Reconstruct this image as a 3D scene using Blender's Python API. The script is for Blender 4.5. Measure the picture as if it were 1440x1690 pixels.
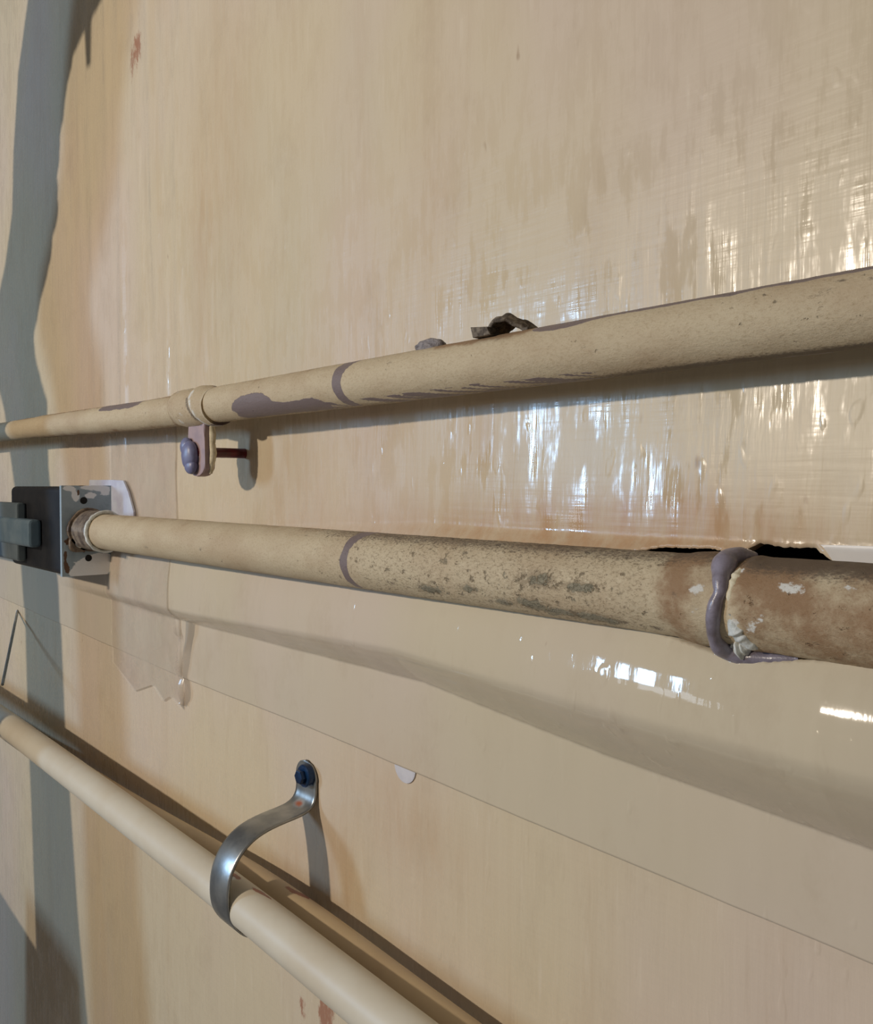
import bpy, bmesh, math, random
import numpy as np
from mathutils import Vector, Matrix

# ------------------------------------------------------------------ camera, world, lights
for o in list(bpy.data.objects):
    bpy.data.objects.remove(o)
scene = bpy.context.scene
COL = scene.collection
FPX, D, CZ = 1450.0, 0.40, 1.40          # focal length in px, camera-to-wall distance, camera height
PITCH = math.atan(43 / FPX)
PSI = math.atan(1236 / FPX * math.cos(PITCH))
FH = np.array([-math.cos(PSI), math.sin(PSI), 0.0]); ZUP = np.array([0, 0, 1.0])
FWD = FH * math.cos(PITCH) - ZUP * math.sin(PITCH)
RGT = np.array([math.sin(PSI), math.cos(PSI), 0.0])
UPV = FH * math.sin(PITCH) + ZUP * math.cos(PITCH)
CAM = np.array([0, -D, CZ])

def at(px, py, k=0.0):
    """world point on the plane that stands k metres in front of the wall"""
    d = FWD + RGT * (px - 720) / FPX - UPV * (py - 845) / FPX
    return CAM + d * ((D - k) / d[1])

cam_data = bpy.data.cameras.new('camera'); cam = bpy.data.objects.new('camera', cam_data); COL.objects.link(cam)
cam_data.sensor_fit = 'HORIZONTAL'; cam_data.sensor_width = 36.0; cam_data.lens = 36.0 * FPX / 1440.0
cam_data.clip_start = 0.01
m3 = Matrix([[RGT[i], UPV[i], -FWD[i]] for i in range(3)])
cam.matrix_world = Matrix.Translation(Vector(CAM)) @ m3.to_4x4()
scene.camera = cam

world = bpy.data.worlds.new('world'); scene.world = world; world.use_nodes = True
bg = world.node_tree.nodes['Background']
bg.inputs[0].default_value = (1.0, 0.95, 0.90, 1); bg.inputs[1].default_value = 0.14

WPOS = np.array([-1.00, -1.80, CZ + 0.50])       # warm bulb
CPOS = np.array([-3.00, -3.00, CZ + 0.52])       # cool daylight window
def lamp(name, kind, loc, energy, color, **kw):
    d = bpy.data.lights.new(name, kind); d.energy = energy; d.color = color
    for k_, v in kw.items(): setattr(d, k_, v)
    o = bpy.data.objects.new(name, d); COL.objects.link(o); o.location = loc
    return o
lamp('warm_bulb', 'POINT', WPOS, 82, (1.0, 0.875, 0.725), shadow_soft_size=0.032)
lw = lamp('daylight_window', 'AREA', CPOS, 44, (0.40, 0.66, 1.0), shape='RECTANGLE', size=0.30, size_y=0.6)
lw.rotation_euler = (Vector((-0.9, 0, CZ)) - Vector(CPOS)).to_track_quat('-Z', 'Y').to_euler()
w2 = lamp('reflection_light', 'AREA', (-2.75, -3.0, CZ + 0.12), 2.6, (0.75, 0.86, 1.0), shape='RECTANGLE', size=0.42, size_y=0.26)  # weak cool light added for its reflection in the glossy wall
w2.rotation_euler = (Vector((-0.9, 0, CZ)) - Vector((-2.75, -3.0, CZ + 0.12))).to_track_quat('-Z', 'Y').to_euler()
lamp('low_warm_lamp', 'POINT', (-1.34, -2.40, CZ + 0.06), 2.4, (1.0, 0.84, 0.62), shadow_soft_size=0.03)
scene.view_settings.view_transform = 'Standard'
scene.view_settings.look = 'None'
scene.view_settings.exposure = 0.0
scene.view_settings.gamma = 1.0
scene.view_settings.use_curve_mapping = False

# ------------------------------------------------------------------ helpers
rng = np.random.default_rng(7)
_tab = rng.random((256, 256))
def vnoise(x, y):
    x = np.asarray(x, float); y = np.asarray(y, float)
    xi = np.floor(x).astype(int); yi = np.floor(y).astype(int)
    fx = x - xi; fy = y - yi
    fx = fx * fx * (3 - 2 * fx); fy = fy * fy * (3 - 2 * fy)
    g = lambda a, b: _tab[a % 256, b % 256]
    return (g(xi, yi) * (1 - fx) + g(xi + 1, yi) * fx) * (1 - fy) + (g(xi, yi + 1) * (1 - fx) + g(xi + 1, yi + 1) * fx) * fy
def fbm(x, y, n=4):
    s = 0; a = 0.5
    for i in range(n):
        s = s + a * vnoise(x * 2 ** i + 17.3 * i, y * 2 ** i + 5.1 * i); a *= 0.5
    return s / (1 - 0.5 ** n)
def sst(a, b, x):
    t = np.clip((np.asarray(x, float) - a) / (b - a), 0, 1)
    return t * t * (3 - 2 * t)
def band(x, a, b, w):
    return sst(a - w, a + w, x) * (1 - sst(b - w, b + w, x))
def blob(x, y, cx, cy, rx, ry):
    return np.exp(-(((x - cx) / rx) ** 2 + ((y - cy) / ry) ** 2))

def link(o, parent=None, mat=None, label=None, cat=None, group=None, kind=None):
    if o.name not in COL.objects: COL.objects.link(o)
    if parent is not None: o.parent = parent
    if mat is not None and o.type == 'MESH':
        o.data.materials.clear(); o.data.materials.append(mat)
    if label: o['label'] = label
    if cat: o['category'] = cat
    if group: o['group'] = group
    if kind: o['kind'] = kind
    return o
def empty(name, label, cat, loc=(0, 0, 0), group=None):
    o = bpy.data.objects.new(name, None); o.empty_display_size = 0.02
    link(o, None, None, label, cat, group); o.location = loc
    return o
def mesh_obj(name, verts, faces, mat, parent=None, smooth=True, attrs=None, **kw):
    me = bpy.data.meshes.new(name)
    me.from_pydata([tuple(v) for v in verts], [], faces)
    if attrs:
        for an, vals in attrs.items():
            a = me.attributes.new(an, 'FLOAT', 'POINT'); a.data.foreach_set('value', np.asarray(vals, np.float32).ravel())
    if smooth: me.polygons.foreach_set('use_smooth', [True] * len(me.polygons))
    me.update()
    o = bpy.data.objects.new(name, me); link(o, parent, mat, **kw)
    if parent is not None: o.location = -parent.location
    return o
def bm_obj(name, bm, mat, parent=None, smooth=False, **kw):
    me = bpy.data.meshes.new(name); bmesh.ops.recalc_face_normals(bm, faces=bm.faces); bm.to_mesh(me); bm.free()
    if smooth: me.polygons.foreach_set('use_smooth', [True] * len(me.polygons))
    o = bpy.data.objects.new(name, me); link(o, parent, mat, **kw)
    if parent is not None: o.location = -parent.location
    return o
def grid_faces(nu, nv, wrap=False):
    idx = np.arange(nu * nv).reshape(nu, nv)
    a = idx[:-1, :]; b = idx[1:, :]
    if wrap:
        q = np.stack([a, b, np.roll(b, -1, 1), np.roll(a, -1, 1)], -1).reshape(-1, 4)
    else:
        q = np.stack([a[:, :-1], b[:, :-1], b[:, 1:], a[:, 1:]], -1).reshape(-1, 4)
    return q.tolist()
def prism(bm, pts, axis, a, b, bevel=0.0, seg=2):
    """extrude closed outline pts (2D) along axis 'x' or 'y' from a to b"""
    def mk(p, t):
        return (t, p[0], p[1]) if axis == 'x' else (p[0], t, p[1])
    v1 = [bm.verts.new(mk(p, a)) for p in pts]; v2 = [bm.verts.new(mk(p, b)) for p in pts]
    n = len(pts)
    fs = [bm.faces.new(v1), bm.faces.new(v2[::-1])]
    for i in range(n):
        fs.append(bm.faces.new((v1[i], v2[i], v2[(i + 1) % n], v1[(i + 1) % n])))
    if bevel:
        ed = [e for e in {e for f in fs[:2] for e in f.edges}]
        bmesh.ops.bevel(bm, geom=ed, offset=bevel, segments=seg, affect='EDGES', profile=0.6)
def rrect(cx, cy, w, h, r, n=5):
    pts = []
    for qx, qy, a0 in ((1, 1, 0), (-1, 1, 90), (-1, -1, 180), (1, -1, 270)):
        for i in range(n + 1):
            t = math.radians(a0 + 90 * i / n)
            pts.append((cx + qx * (w / 2 - r) + r * math.cos(t), cy + qy * (h / 2 - r) + r * math.sin(t)))
    return pts
def sweep(path, radius, n=12, cap=True):
    """round tube along a 3D polyline; radius is a number or a list"""
    P = np.array(path, float); T = np.gradient(P, axis=0); T /= np.linalg.norm(T, axis=1)[:, None]
    up = np.array([0.13, 0.31, 0.94]); V = []; R_ = np.broadcast_to(radius, (len(P),))
    for p, t, r in zip(P, T, R_):
        a = np.cross(t, up); a /= np.linalg.norm(a); b = np.cross(t, a); up = -np.cross(t, a) * 1.0
        up = b
        up = np.cross(a, t)
        for j in range(n):
            th = 2 * math.pi * j / n
            V.append(p + r * (math.cos(th) * a + math.sin(th) * up))
    Fc = grid_faces(len(P), n, True)
    if cap:
        Fc.append(list(range(n))[::-1]); Fc.append([len(V) - n + j for j in range(n)])
    return V, Fc

# ------------------------------------------------------------------ material kit
def srgb(r, g, b):
    f = lambda c: c / 12.92 if c <= 0.04045 else ((c + 0.055) / 1.055) ** 2.4
    return (f(r / 255), f(g / 255), f(b / 255), 1)
class MK:
    def __init__(s, name):
        s.m = bpy.data.materials.new(name); s.m.use_nodes = True
        s.t = s.m.node_tree; s.n = s.t.nodes; s.b = s.n['Principled BSDF']
        s.co = s.n.new('ShaderNodeTexCoord').outputs['Object']
    def lk(s, a, b): s.t.links.new(a, b)
    def val(s, sock, v):
        if hasattr(v, 'is_output'): s.lk(v, sock)
        else: sock.default_value = v
    def mapping(s, scale, loc=(0, 0, 0)):
        n = s.n.new('ShaderNodeMapping'); s.lk(s.co, n.inputs[0]); n.inputs['Scale'].default_value = scale; n.inputs['Location'].default_value = loc
        return n.outputs[0]
    def noise(s, scale, detail=4, rough=0.55, stretch=(1, 1, 1), loc=(0, 0, 0), dist=0.0):
        n = s.n.new('ShaderNodeTexNoise'); s.lk(s.mapping(stretch, loc), n.inputs['Vector'])
        n.inputs['Scale'].default_value = scale; n.inputs['Detail'].default_value = detail
        n.inputs['Roughness'].default_value = rough; n.inputs['Distortion'].default_value = dist
        return n.outputs['Fac']
    def ramp(s, v, lo, hi, a=0.0, b=1.0):
        n = s.n.new('ShaderNodeMapRange'); n.interpolation_type = 'SMOOTHSTEP'
        s.lk(v, n.inputs[0]); n.inputs[1].default_value = lo; n.inputs[2].default_value = hi
        n.inputs[3].default_value = a; n.inputs[4].default_value = b
        return n.outputs[0]
    def math(s, op, a, b=0.0):
        n = s.n.new('ShaderNodeMath'); n.operation = op; s.val(n.inputs[0], a); s.val(n.inputs[1], b); return n.outputs[0]
    def mix(s, fac, a, b):
        n = s.n.new('ShaderNodeMix'); n.data_type = 'RGBA'
        s.val(n.inputs[0], fac); s.val(n.inputs[6], a); s.val(n.inputs[7], b); return n.outputs[2]
    def attr(s, name):
        n = s.n.new('ShaderNodeAttribute'); n.attribute_name = name; return n.outputs['Fac']
    def bump(s, h, strength=0.5, dist=0.001, prev=None):
        n = s.n.new('ShaderNodeBump'); s.lk(h, n.inputs['Height']); n.inputs['Strength'].default_value = strength; n.inputs['Distance'].default_value = dist
        if prev is not None: s.lk(prev, n.inputs['Normal'])
        return n.outputs[0]
    def out(s, color=None, rough=None, metal=None, normal=None, spec=None, **kw):
        if color is not None: s.val(s.b.inputs['Base Color'], color)
        if rough is not None: s.val(s.b.inputs['Roughness'], rough)
        if metal is not None: s.val(s.b.inputs['Metallic'], metal)
        if normal is not None: s.lk(normal, s.b.inputs['Normal'])
        if spec is not None: s.val(s.b.inputs['Specular IOR Level'], spec)
        for k_, v in kw.items(): s.val(s.b.inputs[k_.replace('_', ' ')], v)
        return s.m

def wall_material(name, base, pink, green, bs=1.0):
    k = MK(name)
    big = k.noise(3.2, 3, 0.5, (1, 1, 0.6))
    big2 = k.noise(5.0, 3, 0.5, (1, 1, 0.45), (7, 3, 1))
    streak = k.noise(26, 4, 0.6, (1, 1, 0.07))
    c = k.mix(k.ramp(big, 0.40, 0.66), base, pink)
    c = k.mix(k.math('MULTIPLY', k.ramp(big2, 0.5, 0.72), 0.7), c, green)
    c = k.mix(k.math('MULTIPLY', k.ramp(streak, 0.50, 0.74), 0.16 * bs), c, srgb(178, 150, 118))
    c = k.mix(k.math('MULTIPLY', k.ramp(k.noise(75, 5, 0.65, (1, 1, 0.10), (2, 6, 1)), 0.54, 0.72), 0.13 * bs), c, srgb(166, 142, 114))
    c = k.mix(k.math('MULTIPLY', k.ramp(k.noise(110, 4, 0.6, (1, 1, 0.12), (8, 6, 5)), 0.58, 0.74), 0.28 * bs), c, srgb(222, 208, 186))
    c = k.mix(k.math('MULTIPLY', k.ramp(k.noise(14, 6, 0.75, (1, 1, 0.6), (1, 8, 5)), 0.50, 0.72), 0.22), c, srgb(170, 150, 124))
    # hand-placed stains: broad tan grime, rust scuffs, dark specks
    fine = k.noise(90, 5, 0.65, (1, 1, 0.22))
    fine2 = k.noise(170, 6, 0.8, (1, 1, 0.35), (3, 1, 2))
    st = k.attr('stain')
    c = k.mix(k.math('MULTIPLY', st, k.ramp(fine, 0.25, 0.75, 0.35, 1.0)), c, srgb(184, 148, 112))
    ru = k.attr('rust')
    c = k.mix(k.math('MULTIPLY', k.ramp(k.math('ADD', ru, k.math('MULTIPLY', fine2, 1.1)), 0.92, 1.10), 0.8), c, srgb(152, 96, 72))
    speck = k.noise(70, 2, 0.5, (1, 1, 0.5), (9, 4, 2))
    c = k.mix(k.math('MULTIPLY', k.ramp(speck, 0.74, 0.80), 0.55), c, srgb(140, 110, 84))
    h1 = k.noise(150, 3, 0.6, (1, 1, 0.06))
    h2 = k.noise(420, 2, 0.5, (1, 1, 0.25), (1, 2, 3))
    h3 = k.noise(34, 3, 0.5, (1, 1, 0.35), (5, 2, 8))
    h4 = k.noise(260, 2, 0.5, (0.07, 1, 1), (2, 9, 4))
    nb = k.bump(h3, 0.30, 0.0009)
    nb = k.bump(h1, 0.48 * bs, 0.0006, nb)
    nb = k.bump(h4, 0.40 * bs, 0.0003, nb)
    nb = k.bump(h2, 0.12 * bs, 0.0003, nb)
    dent = k.ramp(k.noise(130, 1, 0.4, (1, 1, 0.40), (6, 2, 3)), 0.66, 0.80)
    nb = k.bump(dent, 0.35, 0.0005, nb)
    ro = k.ramp(k.noise(9, 3, 0.5, (1, 1, 0.4), (4, 4, 4)), 0.3, 0.7, 0.05, 0.11)
    if bs > .5:      # scuffed film: only scattered strips keep their gloss
        g1 = k.noise(130, 4, 0.6, (1, 1, 0.16), (11, 5, 3)); g2 = k.noise(28, 4, 0.6, (1, 1, 0.8), (3, 15, 9))
        gl = k.ramp(k.math('ADD', g1, k.math('MULTIPLY', g2, 0.9)), 0.88, 1.14)
        ro = k.math('ADD', k.math('MULTIPLY', gl, -0.26), k.math('ADD', ro, 0.26))
        return k.out(c, ro, 0.0, nb, k.ramp(gl, 0, 1, 0.22, 0.26))
    return k.out(c, ro, 0.0, nb, 0.26)

M = {}
M['sheet'] = wall_material('cream_plastic_sheet', srgb(199, 186, 161), srgb(201, 186, 168), srgb(195, 185, 161), 0.22)
M['wall'] = wall_material('cream_glossy_panel', srgb(205, 189, 160), srgb(206, 188, 170), srgb(198, 186, 160))
k = MK('dark_cavity'); M['cavity'] = k.out(k.mix(k.noise(60), srgb(58, 42, 32), srgb(30, 22, 18)), 0.9)  # backing coloured dark to put shade into the torn openings

def pipe_material(name, base, base2):
    k = MK(name)
    n1 = k.noise(70, 6, 0.7); n2 = k.noise(760, 5, 0.8, (0.55, 1, 1), (3, 3, 1)); n4 = k.noise(210, 5, 0.7, (0.7, 1, 1), (5, 9, 1)); n3 = k.noise(22, 4, 0.6, (0.6, 1, 1), (8, 1, 2))
    c = k.mix(k.ramp(n3, 0.35, 0.7), base, base2)
    c = k.mix(k.math('MULTIPLY', k.ramp(n2, 0.46, 0.68), 0.45), c, srgb(160, 136, 102))
    pit = k.attr('pit')
    pm = k.ramp(k.math('ADD', k.math('MULTIPLY', pit, 0.34), n2), 0.66, 0.80)
    c = k.mix(k.math('MULTIPLY', pm, 0.50), c, srgb(122, 106, 84))
    pm3 = k.ramp(k.math('ADD', k.math('MULTIPLY', pit, 0.16), n4), 0.67, 0.76)
    c = k.mix(k.math('MULTIPLY', pm3, 0.65), c, srgb(112, 98, 78))
    c = k.mix(k.math('MULTIPLY', k.math('MULTIPLY', pit, k.ramp(k.noise(300, 4, 0.7, (0.6, 1, 1), (1, 2, 8)), 0.56, 0.68)), 0.7), c, srgb(222, 208, 178))
    pm2 = k.ramp(k.math('ADD', k.math('MULTIPLY', pit, 0.26), n1), 0.76, 0.80)
    c = k.mix(k.math('MULTIPLY', pm2, 0.8), c, srgb(138, 132, 112))
    ru = k.attr('rust')
    rm = k.ramp(k.math('ADD', ru, k.math('ADD', k.math('MULTIPLY', k.math('SUBTRACT', n1, 0.5), 2.2), k.math('MULTIPLY', k.math('SUBTRACT', n3, 0.5), 1.6))), 0.25, 1.15)
    c = k.mix(k.math('MULTIPLY', rm, 0.8), c, srgb(134, 98, 64))
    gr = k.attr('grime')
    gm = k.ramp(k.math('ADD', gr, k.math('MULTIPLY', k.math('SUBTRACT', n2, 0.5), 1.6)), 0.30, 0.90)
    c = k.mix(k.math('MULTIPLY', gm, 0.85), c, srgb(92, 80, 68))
    pu = k.attr('purple')
    um = k.ramp(k.math('ADD', pu, k.math('MULTIPLY', k.math('SUBTRACT', n1, 0.5), 1.0)), 0.46, 0.53)
    c = k.mix(um, c, srgb(124, 110, 108))
    wh = k.attr('white')
    wm = k.ramp(k.math('ADD', wh, k.math('ADD', k.math('MULTIPLY', k.math('SUBTRACT', n1, 0.5), 1.8), k.math('MULTIPLY', k.math('SUBTRACT', n2, 0.5), 0.8))), 0.46, 0.66)
    c = k.mix(wm, c, srgb(214, 212, 204))
    hh = k.math('SUBTRACT', k.math('MULTIPLY', n2, 0.6), k.math('ADD', k.math('MULTIPLY', um, 0.8), k.math('ADD', k.math('MULTIPLY', pm3, 0.9), k.math('MULTIPLY', pm2, 0.8))))
    nb = k.bump(hh, 0.75, 0.0011)
    nb = k.bump(n1, 0.35, 0.001, nb)
    ro = k.ramp(um, 0, 1, 0.62, 0.42)
    return k.out(c, ro, 0.0, nb, 0.35)
M['pipe'] = pipe_material('old_cream_pipe_paint', srgb(200, 184, 154), srgb(186, 166, 136))

def pvc_material(name, c1, c2):
    k = MK(name)
    rm = k.ramp(k.math('ADD', k.attr('rust'), k.math('MULTIPLY', k.math('SUBTRACT', k.noise(160, 6, 0.75), 0.5), 1.5)), 0.48, 0.72)
    c = k.mix(k.ramp(k.noise(12, 4), 0.35, 0.7), c1, c2)
    c = k.mix(k.math('MULTIPLY', rm, 0.9), c, srgb(140, 76, 52))
    return k.out(c, 0.45, 0.0, k.bump(k.noise(60, 3), 0.12, 0.001), 0.35)
M['pvc'] = pvc_material('white_pvc', srgb(208, 200, 182), srgb(200, 188, 166))
M['pvc_shade_tan'] = pvc_material('shaded_tan_plastic', srgb(196, 174, 140), srgb(184, 160, 128))  # tan holds the shade that the front pipe throws on the rear one

k = MK('galvanised_steel')
c = k.mix(k.ramp(k.noise(50, 4), 0.35, 0.65), srgb(176, 176, 172), srgb(146, 148, 148))
c = k.mix(k.ramp(k.math('ADD', k.attr('rust'), k.math('MULTIPLY', k.noise(110, 4), 0.4)), 0.55, 0.85), c, srgb(168, 92, 58))
M['galv'] = k.out(c, 0.33, k.ramp(k.attr('rust'), 0.2, 0.6, 0.9, 0.1), k.bump(k.noise(180, 3, 0.5, (1, 1, 1)), 0.10, 0.0008))

def simple(name, c1, c2, scale, rough, metal=0.0, bs=0.2, bd=0.001, spec=0.5, stretch=(1, 1, 1)):
    k = MK(name); n = k.noise(scale, 5, 0.6, stretch)
    return k.out(k.mix(k.ramp(n, 0.35, 0.68), c1, c2), rough, metal, k.bump(n, bs, bd), spec)
M['black'] = simple('black_painted_steel', srgb(22, 24, 29), srgb(34, 34, 36), 40, 0.5, 0, .2, .001, .25)
M['blue_steel'] = simple('grey_blue_steel', srgb(92, 114, 128), srgb(114, 132, 142), 26, 0.42, 0.25)
M['dark_sleeve'] = simple('dark_grey_sleeve', srgb(80, 92, 98), srgb(100, 110, 114), 22, 0.45, 0.1)
M['lavender'] = simple('lavender_primer', srgb(132, 120, 138), srgb(118, 108, 122), 60, 0.40)
M['sealant'] = simple('lavender_sealant', srgb(142, 136, 150), srgb(112, 104, 112), 90, 0.30, 0, 0.5, 0.0015)
M['blue_nut'] = simple('blue_grey_nut', srgb(120, 124, 156), srgb(104, 104, 138), 80, 0.40)
M['mauve'] = simple('mauve_primer', srgb(166, 142, 140), srgb(148, 128, 132), 70, 0.50)
M['red_rod'] = simple('dark_red_rod', srgb(108, 26, 34), srgb(74, 22, 26), 90, 0.28)
M['cream_chip'] = simple('chipped_cream_paint', srgb(222, 212, 184), srgb(196, 184, 152), 160, 0.60, 0, 0.6, 0.002)
M['white_caulk'] = simple('white_caulk', srgb(222, 226, 224), srgb(178, 182, 176), 120, 0.50, 0, 0.7, 0.002)
M['rusty'] = simple('rusty_flange', srgb(140, 124, 106), srgb(84, 70, 60), 90, 0.55, 0.2, 0.7, 0.002)
M['blue_screw'] = simple('blue_screw_head', srgb(22, 56, 96), srgb(14, 34, 64), 90, 0.32, 0.35)
M['flake'] = simple('dirty_paint_flake', srgb(66, 54, 42), srgb(128, 116, 100), 240, 0.75, 0, 0.8, 0.002)
M['lump'] = simple('grey_paint_lump', srgb(140, 132, 130), srgb(104, 98, 100), 260, 0.6, 0, 0.7, 0.002)
M['hole'] = simple('hole_shade_black', srgb(14, 13, 12), srgb(22, 20, 18), 60, 0.8)  # black stands in for the shade inside the end plate's holes
M['plate'] = simple('pale_blue_white_plate', srgb(204, 208, 220), srgb(186, 186, 204), 40, 0.4)
M['wire'] = simple('grey_wire', srgb(150, 152, 148), srgb(130, 134, 134), 90, 0.4, 0.3)
M['board'] = simple('grey_brown_board', srgb(140, 124, 102), srgb(118, 104, 86), 12, 0.7, stretch=(1, 1, .1))
M['paper'] = simple('white_paper', srgb(218, 212, 204), srgb(208, 200, 192), 30, 0.4)
M['cloth'] = simple('grey_canvas', srgb(130, 128, 122), srgb(108, 106, 102), 60, 0.85)
M['anchor'] = simple('pale_grey_plastic', srgb(206, 202, 204), srgb(188, 184, 188), 60, 0.35)
# junction-box face: grey-blue sheet metal with white paint smears and rust at the corner
k = MK('smeared_box_face')
c = k.mix(k.ramp(k.noise(30, 4), 0.4, 0.7), srgb(158, 174, 184), srgb(134, 150, 160))
n1 = k.noise(60, 5, 0.65, (1, 1, 1.6))
c = k.mix(k.ramp(k.math('ADD', k.attr('white'), k.math('MULTIPLY', k.math('SUBTRACT', n1, 0.5), 0.9)), 0.44, 0.56), c, srgb(240, 243, 246))
c = k.mix(k.ramp(k.math('ADD', k.attr('rust'), k.math('MULTIPLY', k.math('SUBTRACT', k.noise(120, 5), 0.5), 1.2)), 0.5, 0.6), c, srgb(98, 70, 50))
M['face'] = k.out(c, 0.42, 0.15, k.bump(n1, 0.35, 0.0015))
# clear-ish tape
k = MK('milky_tape')
M['tape'] = k.out(k.mix(k.ramp(k.noise(20, 4), 0.35, 0.7), srgb(216, 204, 184), srgb(214, 196, 178)), 0.22, 0.0,
                  k.bump(k.noise(40, 4, 0.6, (1, 1, 0.3)), 0.5, 0.003), 0.6, Alpha=k.ramp(k.noise(16, 3), 0.3, 0.7, 0.30, 0.55))

# ------------------------------------------------------------------ the wall
G1, R1, Z1 = 0.040, 0.0158, 0.0715       # upper pipe: stand-off, radius, height above the camera
G2, R2, Z2 = 0.033, 0.0203, -0.0530      # middle pipe
G3, R3 = 0.0655, 0.0163                  # white plastic pipe

def Xpx(px, k=0.0): return float(at(px, 800, k)[0])

def wall_height(X, Z):
    """stand-off of the sheet in front of the wall plane (Z relative to the camera)"""
    h = np.zeros(np.broadcast(X, Z).shape)
    # ridge that swells out below the middle pipe and grows to the right
    kx = [-1.30, -1.05, Xpx(320), Xpx(700), Xpx(1000), Xpx(1440), 0.2]
    amp = np.interp(X, kx, [0.0, 0.008, 0.0145, 0.029, 0.041, 0.050, 0.050])
    zc = np.interp(X, kx, [-0.130, -0.130, -0.1285, -0.1117, -0.1137, -0.113, -0.113])
    zb = np.interp(X, kx, [-0.140, -0.141, -0.143, -0.1405, -0.1545, -0.162, -0.166])
    up = np.clip((Z - zc) / 0.085, 0, 1); dn = np.clip((zc - Z) / (zc - zb), 0, 1)
    h = h + amp * np.where(Z > zc, 1 - up ** 2, (1 - dn ** 1.55))
    # upper sheet leans out towards the pipe on the right
    lean = np.interp(X, [-0.62, -0.40, -0.25, 0.2], [0, 0.004, 0.007, 0.008])
    h = h + lean * sst(0.085, -0.040, Z) * (Z > -0.055)
    # long soft vertical wrinkles left of centre, gentle waves elsewhere
    wr = fbm(X * 26 + 0.5 * Z, Z * 1.6 + 3, 4) - 0.5
    h = h + (np.sqrt(wr ** 2 + .004) * 1.6 - .25) * 0.010 * np.exp(-((X + 0.98) / 0.20) ** 2) * sst(-0.02, 0.12, Z)
    h = h + (fbm(X * 9, Z * 3.0 + 9, 3) - 0.5) * 0.0022
    h = h + (fbm(X * 30, Z * 12.0 + 9, 3) - 0.5) * 0.0010
    return h

def stains(X, Z):
    st = np.zeros(X.shape); ru = np.zeros(X.shape)
    P = lambda px, py: (at(px, py)[0], at(px, py)[2] - CZ)
    def add(arr, px, py, rx, rz, a):
        x, z = P(px, py); arr += a * blob(X, Z, x, z, rx, rz)
    for px, py, rx, rz, a in ((1150, 880, .09, .016, .75), (900, 868, .10, .018, .75), (700, 880, .12, .02, .45), (1100, 840, .10, .02, .4),
                              (470, 860, .08, .05, .22), (480, 740, .05, .06, .35), (800, 720, .03, .04, .4), (620, 700, .04, .03, .3),
                              (640, 1330, .06, .05, .3), (560, 1440, .03, .05, .45), (480, 1420, .05, .03, .35), (720, 1400, .05, .03, .25),
                              (380, 250, .05, .15, .3), (330, 380, .03, .12, .35), (720, 330, .03, .1, .15), (1120, 880, .05, .01, .5)):
        add(st, px, py, rx, rz, a)
    for px, py, rx, rz, a in ((228, 60, .014, .035, .33), (222, 90, .020, .03, .33), (215, 120, .010, .04, .27),
                              (498, 1670, .008, .03, .50), (530, 1660, .010, .03, .52), (545, 1690, .012, .03, .48),
                              (730, 1490, .014, .007, .30), (800, 1530, .010, .008, .30), (700, 1440, .010, .006, .26), (860, 1500, .008, .006, .26), (180, 120, .012, .06, .18), (195, 95, .008, .03, .2)):
        add(ru, px, py, rx, rz, a)
    return np.clip(st, 0, 1), np.clip(ru, 0, 0.6)

wall = mesh_obj('wall_back', [(-3.2, 0.10, -0.2), (1.6, 0.10, -0.2), (1.6, 0.10, 3.0), (-3.2, 0.10, 3.0)], [[0, 1, 2, 3]], M['cavity'], kind='structure')

pxs = np.linspace(-60, 1560, 600)
XS = np.concatenate([np.linspace(-3.0, Xpx(-62), 60)[:-1], [Xpx(p) for p in pxs], np.linspace(Xpx(1562), 1.4, 50)])
def edge(pts):
    """(px, py, stand-off) points to a z(X) profile on the sheet"""
    w = [at(*p) for p in pts]
    return np.array([p[0] for p in w]), np.array([p[2] - CZ for p in w])
# torn lips of the sheet around the middle pipe (top lip, bottom lip)
tx, tz = edge([(1040, 912, .008), (1060, 909, .008), (1095, 903, .008), (1130, 904, .008), (1185, 906, .008), (1222, 918, .008), (1240, 903, .008), (1250, 896, .008), (1288, 903, .008), (1345, 905, .008), (1365, 918, .008), (1385, 928, .008), (1440, 938, .008)])
bx_, bz = edge([(1060, 1040, .04), (1090, 1050, .04), (1125, 1061, .04), (1160, 1073, .04), (1200, 1086, .041), (1250, 1094, .042), (1300, 1092, .042), (1340, 1091, .042), (1400, 1095, .042), (1440, 1100, .042)])
mid = -0.055
def top_lip(X):
    base = np.where(X < tx[0], mid, 0)
    z = np.interp(X, np.concatenate([[tx[0] - 0.012], tx, [tx[-1] + .3]]), np.concatenate([[mid], tz, [tz[-1] - .01]]))
    return np.where(X < tx[0] - 0.012, mid, z) + 0.0008 * (vnoise(X * 900, 3.3) - 0.5)
def bot_lip(X):
    z = np.interp(X, np.concatenate([[bx_[0] - 0.02], bx_]), np.concatenate([[mid], bz]))
    return np.where(X < bx_[0] - 0.02, mid, z) + 0.0008 * (vnoise(X * 800, 7.3) - 0.5)
sx, sz = edge([(0, 985, 0), (307, 1120, 0), (510, 1200, 0), (860, 1349, 0), (1440, 1590, 0)])
def seam(X): return np.interp(X, sx, sz)
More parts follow.
